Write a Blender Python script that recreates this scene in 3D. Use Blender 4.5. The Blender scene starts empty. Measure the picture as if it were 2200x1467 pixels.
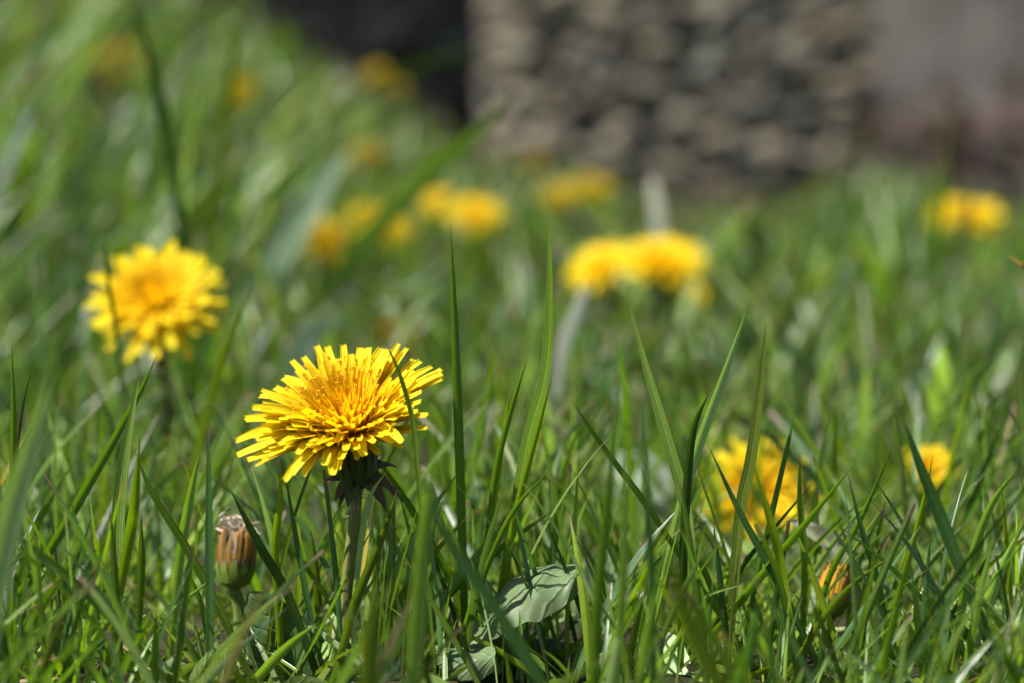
import bpy, math, random
import numpy as np
from mathutils import Vector
C = bpy.context.scene
R = math.radians

# ------------------------------------------------------------------ camera
CAM_H, PITCH, LENS, FOCUS = 0.1157, 5.14, 100.0, 0.552
FPX = 2200 * LENS / 36.0
cd = bpy.data.cameras.new('camera'); cam = bpy.data.objects.new('camera', cd); C.collection.objects.link(cam)
cam.location = (0, 0, CAM_H); cam.rotation_euler = (R(90 - PITCH), 0, 0)
cd.lens = LENS; cd.sensor_width = 36.0; cd.clip_start = 0.02; cd.clip_end = 500
cd.dof.use_dof = True; cd.dof.focus_distance = FOCUS; cd.dof.aperture_fstop = 10.5; cd.dof.aperture_blades = 9
C.camera = cam
C.render.resolution_x, C.render.resolution_y = 1024, 682

# ------------------------------------------------------------------ light
SUN = Vector((-0.50, -0.24, 0.83)).normalized()
w = bpy.data.worlds.new('World'); C.world = w; w.use_nodes = True
nt = w.node_tree; sky = nt.nodes.new('ShaderNodeTexSky'); sky.sky_type = 'NISHITA'; sky.sun_disc = False
sky.sun_elevation = math.asin(SUN.z); sky.sun_rotation = math.atan2(SUN.x, SUN.y)
nt.links.new(sky.outputs[0], nt.nodes['Background'].inputs[0]); nt.nodes['Background'].inputs[1].default_value = 0.07
sl = bpy.data.lights.new('sun', 'SUN'); sl.energy = 5.0; sl.angle = R(0.5); sl.color = (1.0, 0.965, 0.91)
so = bpy.data.objects.new('sun', sl); C.collection.objects.link(so); so.rotation_euler = SUN.to_track_quat('Z', 'Y').to_euler()
C.view_settings.view_transform = 'Standard'; C.view_settings.look = 'None'; C.view_settings.gamma = 1.0
C.view_settings.exposure = 1.40
try:
    C.cycles.use_denoising = True; C.cycles.max_bounces = 8; C.cycles.transmission_bounces = 6; C.cycles.diffuse_bounces = 4
except Exception:
    pass

rng = np.random.RandomState(7)
random.seed(7)
FWD = np.array([0, math.cos(R(PITCH)), -math.sin(R(PITCH))]); UPV = np.array([0, math.sin(R(PITCH)), math.cos(R(PITCH))]); RT = np.array([1.0, 0, 0])
CAMP = np.array([0, 0, CAM_H])
def at(px, py, d):                       # a point of the photograph at its own distance d (m)
    return CAMP + d * (FWD + RT * ((px - 1100) / FPX) + UPV * (-(py - 733.5) / FPX))
def proj(P):
    q = np.asarray(P) - CAMP
    d = q @ FWD
    return 1100 + FPX * (q @ RT) / d, 733.5 - FPX * (q @ UPV) / d, d

# ------------------------------------------------------------------ terrain height
def sstep(a, b, x):
    t = np.clip((x - a) / (b - a), 0, 1); return t * t * (3 - 2 * t)
def ground(x, y):
    x = np.asarray(x, float); y = np.asarray(y, float)
    s = np.maximum(-(x + 0.02), 0) ; s = np.where(s < 0.08, s * s / 0.16, s - 0.04)
    bank = 0.62 * s * sstep(0.80, 1.75, y)
    bank = 0.42 * np.tanh(bank / 0.42)
    bump = 0.0022 * np.sin(x * 61 + 1.3) * np.sin(y * 47) + 0.0016 * np.sin(x * 131 + y * 90)
    return bank + bump

# ------------------------------------------------------------------ mesh helpers
def link_mesh(name, me, mat, parent=None, loc=None):
    o = bpy.data.objects.new(name, me); C.collection.objects.link(o)
    if mat: me.materials.append(mat)
    if parent: o.parent = parent
    if loc is not None: o.location = loc
    return o
def mesh_np(name, V, F, UV=None, T=None, smooth=True):
    """F: (m,4) quads"""
    V = np.asarray(V, np.float32); F = np.asarray(F, np.int32)
    me = bpy.data.meshes.new(name); n, m, k = len(V), len(F), F.shape[1]
    me.vertices.add(n); me.vertices.foreach_set('co', V.ravel())
    me.loops.add(m * k); me.loops.foreach_set('vertex_index', F.ravel())
    me.polygons.add(m); me.polygons.foreach_set('loop_start', np.arange(0, m * k, k, dtype=np.int32))
    me.polygons.foreach_set('use_smooth', np.full(m, smooth))
    if UV is not None:
        l = me.uv_layers.new(name='uv'); l.data.foreach_set('uv', np.asarray(UV, np.float32)[F.ravel()].ravel())
    if T is not None:
        a = me.color_attributes.new('tint', 'FLOAT_COLOR', 'POINT'); a.data.foreach_set('color', np.asarray(T, np.float32).ravel())
    me.update(calc_edges=True); me.validate()
    return me
class MB:                                  # collects strips and tubes into one mesh
    def __init__(s): s.V = []; s.F = []; s.U = []; s.T = []; s.n = 0
    def grid(s, P, UV, tint, closed=False):
        """P (rows, cols, 3)"""
        r, c, _ = P.shape
        idx = np.arange(r * c).reshape(r, c) + s.n
        if closed:
            idx = np.concatenate([idx, idx[:, :1]], 1)
        f = np.stack([idx[:-1, :-1], idx[:-1, 1:], idx[1:, 1:], idx[1:, :-1]], -1).reshape(-1, 4)
        s.V.append(P.reshape(-1, 3)); s.U.append(UV.reshape(-1, 2)); s.F.append(f); s.n += r * c
        t = np.asarray(tint, float)
        s.T.append(np.broadcast_to(t, (r * c, 4)) if t.ndim == 1 else t.reshape(-1, 4))
    def mesh(s, name, origin=(0, 0, 0)):
        return mesh_np(name, np.concatenate(s.V) - np.asarray(origin), np.concatenate(s.F), np.concatenate(s.U), np.concatenate(s.T))
    def build(s, name, mat, parent=None, origin=None):
        """parent: an Empty without rotation; vertices are given in world space"""
        if parent is not None:
            loc = np.array(world_loc(parent)); return link_mesh(name, s.mesh(name, loc), mat, parent)
        org = np.zeros(3) if origin is None else np.asarray(origin)
        return link_mesh(name, s.mesh(name, org), mat, None, tuple(org))
def world_loc(o):
    p = np.array(o.location)
    while o.parent: o = o.parent; p = p + np.array(o.location)
    return p
def nrm(v):
    v = np.asarray(v, float); return v / (np.linalg.norm(v, axis=-1, keepdims=True) + 1e-12)
def catmull(P, n):
    P = np.asarray(P, float)
    P = np.concatenate([[2 * P[0] - P[1]], P, [2 * P[-1] - P[-2]]])
    k = len(P) - 3; out = []
    for t in np.linspace(0, k - 1e-6, n):
        i = int(t); f = t - i; a, b, c, d = P[i:i + 4]
        out.append(0.5 * (2 * b + (c - a) * f + (2 * a - 5 * b + 4 * c - d) * f ** 2 + (3 * b - a - 3 * c + d) * f ** 3))
    return np.array(out)
def strip(mb, P, width, normal, tint, cols=5, fold=0.25, groove=0.0, teeth=0.0, curl=0.0, tiptint=None, tipfrom=0.93, ruffle=0.0, seed=0):
    """a leaf or petal along centreline P (n,3); width (n,), normal: rough facing vector(s)"""
    n = len(P); T = nrm(np.gradient(P, axis=0))
    N = np.broadcast_to(np.asarray(normal, float), (n, 3))
    S = nrm(np.cross(T, N)); N = nrm(np.cross(S, T))
    u = np.linspace(-1, 1, cols); width = np.asarray(width)
    prof = fold * (np.abs(u) ** 1.0) + groove * np.cos(u * 2 * np.pi) + curl * u ** 2
    G = P[:, None, :] + S[:, None, :] * (u[None, :, None] * width[:, None, None] * 0.5) + N[:, None, :] * (prof[None, :, None] * width[:, None, None] * 0.5)
    if ruffle:
        rs = np.random.RandomState(seed); ph = rs.rand(4) * 6.28; v = np.linspace(0, 1, n)
        rf = (np.sin(v * 17 + ph[0])[:, None] * np.sin(u * 3 + ph[1])[None] + 0.6 * np.sin(v * 31 + ph[2])[:, None] * np.cos(u * 5 + ph[3])[None])
        G = G + N[:, None, :] * (rf * ruffle)[:, :, None]
    if teeth:
        sgn = np.where(np.arange(cols) % 2 == 0, 1, -1)
        G[-1] += T[-1] * (sgn * teeth)[:, None]
    UV = np.stack(np.broadcast_arrays((u[None, :] + 1) / 2, np.linspace(0, 1, n)[:, None]), -1)
    t = np.asarray(tint, float)
    TT = np.broadcast_to(t, (n, cols, 4)).copy() if t.ndim == 1 else np.repeat(t[:, None, :], cols, 1)
    if tiptint is not None:
        v = np.linspace(0, 1, n); f = np.clip((v - tipfrom) / (1 - tipfrom + 1e-6), 0, 1)[:, None, None]
        TT[..., :3] = TT[..., :3] * (1 - f) + np.asarray(tiptint)[None, None, :] * f
    mb.grid(G, UV, TT)
def tube(mb, P, rad, tint, sides=8, cap=False):
    n = len(P); T = nrm(np.gradient(P, axis=0)); ref = np.array([0.3, -1, 0.2])
    S = nrm(np.cross(T, ref)); B = nrm(np.cross(T, S)); a = np.linspace(0, 2 * np.pi, sides, endpoint=False)
    rad = np.broadcast_to(np.asarray(rad, float), (n,))
    G = P[:, None] + rad[:, None, None] * (S[:, None] * np.cos(a)[None, :, None] + B[:, None] * np.sin(a)[None, :, None])
    UV = np.stack(np.broadcast_arrays((a / 6.283)[None, :], np.linspace(0, 1, n)[:, None]), -1)
    t = np.asarray(tint, float)
    mb.grid(G, UV, t if t.ndim == 1 else np.repeat(t[:, None, :], sides, 1), closed=True)
def empty(name, loc):
    o = bpy.data.objects.new(name, None); C.collection.objects.link(o); o.location = tuple(loc); o.empty_display_size = 0.01; return o
def tag(o, label=None, cat=None, group=None, kind=None):
    for k, v in (('label', label), ('category', cat), ('group', group), ('kind', kind)):
        if v: o[k] = v
    return o

# ------------------------------------------------------------------ materials
def new_mat(name):
    m = bpy.data.materials.new(name); m.use_nodes = True; t = m.node_tree
    for n in list(t.nodes): t.nodes.remove(n)
    return m, t, t.nodes, t.links
def node(t, ty, **kw):
    n = t.nodes.new(ty)
    for k, v in kw.items():
        if k.startswith('i_'):
            key = k[2:]; n.inputs[int(key) if key.isdigit() else key.replace('_', ' ')].default_value = v
        else: setattr(n, k, v)
    return n
def math_n(t, op, a, b=None):
    n = t.nodes.new('ShaderNodeMath'); n.operation = op
    for i, v in enumerate((a, b)):
        if v is None: continue
        if isinstance(v, (int, float)): n.inputs[i].default_value = v
        else: t.links.new(v, n.inputs[i])
    return n.outputs[0]
def plant_mat(name, veins=9.0, vein_amt=0.25, rough=0.42, trans=0.38, tcol=(1.25, 1.3, 0.45), midrib=0.25, lateral=False, spec=0.5, noise_scale=900, noise_amt=0.35, bump=0.25, bdist=0.0004):
    """leaf tissue: per-blade colour from the mesh attribute, parallel veins along the uv, light through it by translucency"""
    m, t, N, L = new_mat(name)
    at_ = node(t, 'ShaderNodeAttribute', attribute_name='tint'); uv = node(t, 'ShaderNodeUVMap', uv_map='uv')
    sp = node(t, 'ShaderNodeSeparateXYZ'); L.new(uv.outputs[0], sp.inputs[0])
    tc = node(t, 'ShaderNodeTexCoord')
    nz = node(t, 'ShaderNodeTexNoise', i_Scale=noise_scale, i_Detail=3.0); L.new(tc.outputs['Object'], nz.inputs['Vector'])
    if lateral:
        du = math_n(t, 'ABSOLUTE', math_n(t, 'SUBTRACT', sp.outputs[0], 0.5))
        ph = math_n(t, 'SUBTRACT', math_n(t, 'MULTIPLY', sp.outputs[1], veins), math_n(t, 'MULTIPLY', du, 3.5))
        nzv = math_n(t, 'MULTIPLY', nz.outputs[0], 0.5)
        vein = math_n(t, 'POWER', math_n(t, 'ABSOLUTE', math_n(t, 'SINE', math_n(t, 'MULTIPLY', math_n(t, 'ADD', ph, nzv), 3.1416))), 22.0)
        vein = math_n(t, 'SUBTRACT', 1.0, vein); 
    else:
        vein = math_n(t, 'ADD', math_n(t, 'MULTIPLY', math_n(t, 'SINE', math_n(t, 'MULTIPLY', sp.outputs[0], 6.2832 * veins)), 0.5), 0.5)
    mid = math_n(t, 'SUBTRACT', 1.0, math_n(t, 'MULTIPLY', math_n(t, 'ABSOLUTE', math_n(t, 'SUBTRACT', sp.outputs[0], 0.5)), 14.0))
    mid = math_n(t, 'MULTIPLY', math_n(t, 'MAXIMUM', mid, 0.0), midrib)
    k = math_n(t, 'ADD', math_n(t, 'MULTIPLY', vein, vein_amt), math_n(t, 'MULTIPLY', nz.outputs[0], noise_amt))
    k = math_n(t, 'ADD', math_n(t, 'ADD', k, 1.0 - vein_amt * 0.5 - noise_amt * 0.5), mid)
    vm = node(t, 'ShaderNodeVectorMath', operation='SCALE'); L.new(at_.outputs['Color'], vm.inputs[0]); L.new(k, vm.inputs['Scale'])
    bp = node(t, 'ShaderNodeBump', i_Strength=bump, i_Distance=bdist)
    L.new(math_n(t, 'ADD', vein, math_n(t, 'MULTIPLY', nz.outputs[0], 0.8)), bp.inputs['Height'])
    pr = node(t, 'ShaderNodeBsdfPrincipled'); L.new(vm.outputs[0], pr.inputs['Base Color']); L.new(bp.outputs[0], pr.inputs['Normal'])
    pr.inputs['Roughness'].default_value = rough; pr.inputs['Specular IOR Level'].default_value = spec
    vt = node(t, 'ShaderNodeVectorMath', operation='MULTIPLY'); L.new(vm.outputs[0], vt.inputs[0]); vt.inputs[1].default_value = tcol
    tr = node(t, 'ShaderNodeBsdfTranslucent'); L.new(vt.outputs[0], tr.inputs[0])
    mx = node(t, 'ShaderNodeMixShader'); mx.inputs[0].default_value = trans
    L.new(pr.outputs[0], mx.inputs[1]); L.new(tr.outputs[0], mx.inputs[2])
    out = node(t, 'ShaderNodeOutputMaterial'); L.new(mx.outputs[0], out.inputs[0])
    return m
M_GRASS = plant_mat('grass_blade', veins=5, vein_amt=0.5, midrib=0.45, rough=0.30, trans=0.45, spec=0.5, tcol=(1.25, 1.45, 0.30), noise_scale=700, noise_amt=0.3)
M_LEAF = plant_mat('broad_leaf', veins=5, vein_amt=0.10, midrib=0.30, rough=0.6, trans=0.3, lateral=True, noise_scale=320, noise_amt=0.55, bump=0.35, bdist=0.0005)
M_PETAL = plant_mat('dandelion_petal', veins=4, vein_amt=0.14, midrib=0.0, rough=0.6, trans=0.46, tcol=(1.12, 1.05, 0.5), spec=0.2, noise_scale=500, noise_amt=0.12, bump=0.25)
M_STEM = plant_mat('stem_tissue', veins=6, vein_amt=0.12, midrib=0.0, rough=0.65, spec=0.25, trans=0.12, noise_scale=500, noise_amt=0.3)
M_DRY = plant_mat('dry_tissue', veins=6, vein_amt=0.3, midrib=0.1, rough=0.65, trans=0.3, tcol=(1.1, 1.0, 0.8), noise_scale=500, noise_amt=0.5)

def soil_mat():
    m, t, N, L = new_mat('soil'); tc = node(t, 'ShaderNodeTexCoord')
    a = node(t, 'ShaderNodeTexNoise', i_Scale=45.0, i_Detail=6.0); b = node(t, 'ShaderNodeTexNoise', i_Scale=5.0, i_Detail=3.0)
    L.new(tc.outputs['Object'], a.inputs['Vector']); L.new(tc.outputs['Object'], b.inputs['Vector'])
    r = node(t, 'ShaderNodeValToRGB'); e = r.color_ramp.elements
    e[0].position = 0.3; e[0].color = (0.014, 0.011, 0.006, 1); e[1].position = 0.7; e[1].color = (0.032, 0.034, 0.012, 1)
    L.new(a.outputs[0], r.inputs[0])
    bp = node(t, 'ShaderNodeBump', i_Strength=0.8, i_Distance=0.004); L.new(a.outputs[0], bp.inputs['Height'])
    p = node(t, 'ShaderNodeBsdfPrincipled'); p.inputs['Roughness'].default_value = 0.95; p.inputs['Specular IOR Level'].default_value = 0.1
    L.new(r.outputs[0], p.inputs['Base Color']); L.new(bp.outputs[0], p.inputs['Normal'])
    o = node(t, 'ShaderNodeOutputMaterial'); L.new(p.outputs[0], o.inputs[0]); return m
def stone_mat():
    m, t, N, L = new_mat('wall_stone'); at_ = node(t, 'ShaderNodeAttribute', attribute_name='tint'); tc = node(t, 'ShaderNodeTexCoord')
    a = node(t, 'ShaderNodeTexNoise', i_Scale=38.0, i_Detail=7.0); L.new(tc.outputs['Object'], a.inputs['Vector'])
    k = math_n(t, 'ADD', math_n(t, 'MULTIPLY', a.outputs[0], 1.2), 0.4)
    vm = node(t, 'ShaderNodeVectorMath', operation='SCALE'); L.new(at_.outputs['Color'], vm.inputs[0]); L.new(k, vm.inputs['Scale'])
    bp = node(t, 'ShaderNodeBump', i_Strength=0.7, i_Distance=0.01); L.new(a.outputs[0], bp.inputs['Height'])
    p = node(t, 'ShaderNodeBsdfPrincipled'); p.inputs['Roughness'].default_value = 0.9
    L.new(vm.outputs[0], p.inputs['Base Color']); L.new(bp.outputs[0], p.inputs['Normal'])
    o = node(t, 'ShaderNodeOutputMaterial'); L.new(p.outputs[0], o.inputs[0]); return m
def plaster_mat(name, c0, c1, c2, scale):
    m, t, N, L = new_mat(name); tc = node(t, 'ShaderNodeTexCoord')
    a = node(t, 'ShaderNodeTexNoise', i_Scale=scale, i_Detail=2.0); b = node(t, 'ShaderNodeTexNoise', i_Scale=80.0, i_Detail=6.0)
    L.new(tc.outputs['Object'], a.inputs['Vector']); L.new(tc.outputs['Object'], b.inputs['Vector'])
    r = node(t, 'ShaderNodeValToRGB'); e = r.color_ramp.elements
    e[0].position = 0.35; e[0].color = (*c0, 1); e[1].position = 0.65; e[1].color = (*c2, 1); x = e.new(0.5); x.color = (*c1, 1)
    L.new(a.outputs[0], r.inputs[0])
    bp = node(t, 'ShaderNodeBump', i_Strength=0.5, i_Distance=0.006); L.new(b.outputs[0], bp.inputs['Height'])
    p = node(t, 'ShaderNodeBsdfPrincipled'); p.inputs['Roughness'].default_value = 0.9
    L.new(r.outputs[0], p.inputs['Base Color']); L.new(bp.outputs[0], p.inputs['Normal'])
    o = node(t, 'ShaderNodeOutputMaterial'); L.new(p.outputs[0], o.inputs[0]); return m
M_SOIL = soil_mat(); M_STONE = stone_mat()

# ------------------------------------------------------------------ ground sheet
gx = np.concatenate([-np.geomspace(60, 1.6, 14), np.linspace(-1.5, 1.5, 121), np.geomspace(1.6, 60, 14)])
gy = np.concatenate([-np.geomspace(20, 0.3, 8), np.linspace(-0.2, 4.2, 150), np.geomspace(4.4, 120, 14)])
X, Y = np.meshgrid(gx, gy); G = np.stack([X, Y, ground(X, Y)], -1)
mb = MB(); mb.grid(G, np.stack([X, Y], -1), (0.05, 0.05, 0.02, 1))
tag(mb.build('ground', M_SOIL), 'dark soil under the grass, rising to a bank', 'ground', kind='structure')

# ------------------------------------------------------------------ walls behind
WY = 3.0
def stone_block(mb, c, h, tint, rs):
    """an irregular rounded stone: a superellipsoid with lumps"""
    nu, nv = 14, 9
    th = np.linspace(0, 2 * np.pi, nu, endpoint=False); ph = np.linspace(-np.pi / 2, np.pi / 2, nv)
    sp = lambda v, e: np.sign(v) * np.abs(v) ** e
    e = 0.45
    x = sp(np.cos(ph), e)[:, None] * sp(np.cos(th), e)[None]; y = sp(np.cos(ph), e)[:, None] * sp(np.sin(th), e)[None]; z = np.repeat(sp(np.sin(ph), e)[:, None], nu, 1)
    P = np.stack([x, y, z], -1)
    q = rs.rand(6) * 6
    l = 1 + 0.10 * np.sin(P[..., 0] * 3 + q[0]) * np.sin(P[..., 2] * 3 + q[1]) + 0.08 * np.sin(P[..., 1] * 4 + q[2] + P[..., 0] * 2)
    a = rs.uniform(-0.3, 0.3); ca, sa = math.cos(a), math.sin(a)
    P = P * l[..., None] * np.array(h)
    P = np.stack([P[..., 0] * ca - P[..., 2] * sa, P[..., 1], P[..., 0] * sa + P[..., 2] * ca], -1) + np.array(c)
    mb.grid(P, np.stack(np.broadcast_arrays(th[None] / 6.28, ph[:, None]), -1), tint, closed=True)
STONES = [(0.125, 0.112, 0.082), (0.15, 0.127, 0.09), (0.098, 0.104, 0.095), (0.072, 0.066, 0.050), (0.115, 0.085, 0.06), (0.18, 0.162, 0.125), (0.048, 0.049, 0.043), (0.145, 0.12, 0.088), (0.10, 0.094, 0.062)]
def stone_face(mb, x0, x1, z0, z1, y, rs, along='x', dark=1.0, sc=1.0):
    """random rubble: stones of all sizes bedded roughly level over one another"""
    n = int((x1 - x0) * (z1 - z0) * 3600 / sc ** 2)
    for k in range(n):
        h = rs.uniform(0.005, 0.0125) * sc; L_ = h * rs.uniform(1.0, 2.3); x = rs.uniform(x0, x1); z = rs.uniform(z0, z1)
        c = (.7 * np.array(STONES[rs.randint(len(STONES))]) + .3 * np.array([.108, .098, .075])) * np.array([1.0, .97, .9]) * rs.uniform(0.8, 1.05) * dark; cy = y + rs.uniform(0.0, 0.018) + 0.02
        if along == 'x': stone_block(mb, (x, cy, z), (L_, 0.035, h), (*c, 1), rs)
        else: stone_block(mb, (cy, x, z), (0.035, L_, h), (*c, 1), rs)
def box_into(mb, a, b, tint):
    (x0, y0, z0), (x1, y1, z1) = a, b
    q = [[(x0, y0, z0), (x1, y0, z0), (x1, y1, z0), (x0, y1, z0)], [(x0, y0, z1), (x1, y0, z1), (x1, y1, z1), (x0, y1, z1)]]
    mb.grid(np.array(q, float), np.zeros((2, 4, 2)), tint, closed=True)
    mb.grid(np.array([[q[1][0], q[1][1]], [q[1][3], q[1][2]]], float), np.zeros((2, 2, 2)), tint)
rs = np.random.RandomState(31)
WX0, WX1, WH = 0.0, 0.385, 1.1
wall = empty('stone_wall', (0.16, WY, 0)); tag(wall, 'rough grey and tan stone wall behind the grass, out of focus', 'wall')
mb = MB(); stone_face(mb, WX0, WX1, -0.04, WH, WY, rs); stone_face(mb, WY + 0.10, WY + 0.5, -0.04, WH, WX0 - 0.02, rs, 'y')
mb.build('stones', M_STONE, wall)
mb = MB(); box_into(mb, (WX0 + 0.03, WY + 0.006, -0.06), (WX1 - 0.01, WY + 0.52, WH + 0.02), (0.085, 0.076, 0.058, 1)); mb.build('mortar_core', M_STONE, wall)
# dark recess to the left of the stone wall: back wall, left cheek and an added slab out of view that keeps it dark
rec = empty('shaded_recess', (-0.5, WY + 0.5, 0)); tag(rec, 'deep dark recess in shade left of the stone wall', 'alcove')
mb = MB(); stone_face(mb, -1.5, 0.0, -0.04, 1.1, WY + 0.75, rs, dark=1.1, sc=2.0); box_into(mb, (-1.7, WY + 0.80, -0.3), (WX0 + .02, WY + 1.0, 1.0), (0.16, 0.15, 0.12, 1)); mb.build('back_wall', M_STONE, rec)
mb = MB(); box_into(mb, (-1.7, WY + 0.30, 0.85), (WX0 - 0.03, WY + 1.0, 0.95), (0.10, 0.09, 0.08, 1)); mb.build('added_shade_slab', M_STONE, rec)  # unseen slab, added above the view to shade the recess
# rendered wall set further back on the right
M_REND = plaster_mat('stained_render', (0.06, 0.044, 0.036), (0.115, 0.10, 0.084), (0.165, 0.145, 0.12), 7.0)
rw = MB(); xs = np.linspace(WX1 - 0.012, 1.9, 40); zs = np.linspace(-0.05, 1.1, 24); XX, ZZ = np.meshgrid(xs, zs)
YY = WY - 0.05 + 0.006 * np.sin(XX * 14) * np.sin(ZZ * 17)
P = np.stack([XX, YY, ZZ], -1); rw.grid(P, np.stack([XX, ZZ], -1), (1, 1, 1, 1))
P2 = np.stack([np.array([[xs[0], xs[-1]], [xs[0], xs[-1]]]), np.array([[WY - .05, WY - .05], [WY + .55, WY + .55]]), np.full((2, 2), 1.1)], -1); rw.grid(P2, np.zeros((2, 2, 2)), (1, 1, 1, 1))
P3 = np.stack([np.array([[xs[0], xs[-1]], [xs[0], xs[-1]]]), np.full((2, 2), WY + .55), np.array([[-.05, -.05], [1.1, 1.1]])], -1); rw.grid(P3, np.zeros((2, 2, 2)), (1, 1, 1, 1))
tag(rw.build('rendered_wall', M_REND, origin=(1.0, WY - .05, 0)), 'smooth mauve grey wall stained reddish brown, right of the stones', 'wall')

# ------------------------------------------------------------------ grass colours (linear albedo)
PAL = {'mid': (0.086, 0.148, 0.014), 'blue': (0.058, 0.124, 0.036), 'yel': (0.148, 0.208, 0.008), 'pale': (0.250, 0.345, 0.160), 'dark': (0.030, 0.060, 0.011),
       'olive': (0.082, 0.112, 0.014), 'white': (0.76, 0.80, 0.74), 'straw': (0.34, 0.25, 0.15), 'pink': (0.30, 0.17, 0.12), 'light': (0.165, 0.248, 0.050)}  # white is bleached grass, and also painted glints on far blades
TIP = (0.16, 0.09, 0.07)

# ------------------------------------------------------------------ dandelions
YEL, ORG, DEEP = (0.70, 0.57, 0.010), (0.73, 0.50, 0.007), (0.74, 0.45, 0.005)
def bez(a, b, c, n):
    t = np.linspace(0, 1, n)[:, None]; return (1 - t) ** 2 * a + 2 * t * (1 - t) * b + t * t * c
def floret(mb, base, ctrl, tip, w, axis, tint0, tint1, rows=9, cols=7, stripe=False, rs=rng, facing=None):
    P = bez(base, ctrl, tip, rows); v = np.linspace(0, 1, rows)
    wd = w * (0.42 + 0.58 * np.clip(v / 0.45, 0, 1) ** 0.8) * (1 - rs.uniform(.22, .52) * np.clip((v - .66) / .34, 0, 1) ** 1.5)
    T = (np.array(tint0)[None] * (1 - v[:, None]) + np.array(tint1)[None] * v[:, None])
    if stripe: T = T * (1 - 0.6 * np.exp(-((v - 0.65) / 0.3) ** 2))[:, None] + np.array([0.10, 0.04, 0.01]) * np.exp(-((v - 0.65) / 0.3) ** 2)[:, None] * 0.5
    T = np.concatenate([T, np.ones((rows, 1))], 1)
    strip(mb, P, wd, axis if facing is None else facing, T, cols=cols, fold=0.10, groove=0.09, teeth=rs.uniform(.008, .022) * np.linalg.norm(tip - base), curl=rs.uniform(0.0, 0.6), )
def style_curl(mb, p, axis, h, rs):
    side = nrm(np.cross(axis, rs.normal(size=3)))
    P = bez(p, p + axis * h * 0.6, p + axis * h + side * h * 0.10, 5); tube(mb, P, 0.00010, (0.88, 0.62, 0.02, 1), sides=4)
    for s in (-1, 1):
        a = np.linspace(0, 4.2, 7); r = 0.00036
        Q = P[-1] + np.outer(np.sin(a) * r, side * s) + np.outer((1 - np.cos(a)) * r * 0.8, axis * 0.9) - np.outer(np.clip(a - 2, 0, 3) * r * 0.3, axis)
        tube(mb, Q, 0.00008, (0.88, 0.58, 0.02, 1), sides=4)
def involucre(root, base, axis_low, top, axis, rcup, rs, detail=True, brown=0.4):
    """green cup under the petals with upright inner bracts and turned-down outer bracts"""
    P = bez(base, base + axis_low * np.linalg.norm(top - base) * 0.5, top, 10)
    prof = rcup * np.array([0.24, 0.62, 0.88, 1.0, 1.03, 1.02, 1.0, 0.98, 0.95, 0.6])
    mb = MB(); tube(mb, P, prof, (0.040, 0.046, 0.014, 1), sides=18); cup = mb.build('involucre', M_STEM, root)
    if not detail: return cup
    e1 = nrm(np.cross(axis, [0.2, 1, 0.1])); e2 = np.cross(axis, e1)
    for k in range(13):
        a = k / 13 * 6.283 + rs.uniform(-.1, .1); o = e1 * math.cos(a) + e2 * math.sin(a)
        b0 = P[1] + o * rcup * 0.7; b1 = P[4] + o * rcup * 1.22; b2 = P[9] + o * rcup * 1.15 + axis * rcup * 0.35
        mb = MB(); q = bez(b0, b1, b2, 8); v = np.linspace(0, 1, 8)
        c = np.array([0.05, 0.075, 0.02]) * rs.uniform(.7, 1.2)
        strip(mb, q, rcup * 0.52 * (1 - 0.75 * v), o, (*c, 1), cols=3, fold=-0.15, tiptint=(0.10, 0.04, 0.03), tipfrom=0.6); mb.build('bract', M_STEM, cup)
    for k in range(14):
        a = k / 14 * 6.283 + rs.uniform(-.25, .25); o = e1 * math.cos(a) + e2 * math.sin(a); Ln = rcup * rs.uniform(0.9, 1.5) * (1 + .45 * o[0])
        dn = np.array([0, 0, -1.0])
        b0 = P[2] + o * rcup * 0.8; b1 = b0 + o * Ln * rs.uniform(.25, .55) + axis * Ln * rs.uniform(-.1, .12); b2 = b0 + o * Ln * rs.uniform(.55, 1.05) + dn * Ln * rs.uniform(0.15, .85)
        mb = MB(); q = bez(b0, b1, b2, 9); v = np.linspace(0, 1, 9)
        c = np.array([0.055, 0.075, 0.022]) * rs.uniform(.7, 1.2) if rs.rand() > brown else np.array([0.07, 0.05, 0.022])
        strip(mb, q, rcup * 0.74 * np.clip(1.02 - v ** 1.8, 0.03, 1), nrm(o + axis), (*c, 1), cols=5, fold=0.2, tiptint=(0.085, 0.045, 0.03), tipfrom=0.6, ruffle=0.0002, seed=k); mb.build('bract', M_STEM, cup)
    return cup
def stem_to(root, top, dirn, foot, rad, rs, tint=(0.09, 0.085, 0.028, 1)):
    L_ = np.linalg.norm(top - foot)
    P = catmull([top, top * 0.62 + foot * 0.38 - dirn * L_ * 0.10 + np.array([rs.uniform(-.002, .002), 0, 0]), foot - np.array([0, 0, 0.004])], 16)
    mb = MB(); tube(mb, P, np.linspace(rad, rad * 1.15, 16), tint, sides=12); return mb.build('stem', M_STEM, root)

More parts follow.
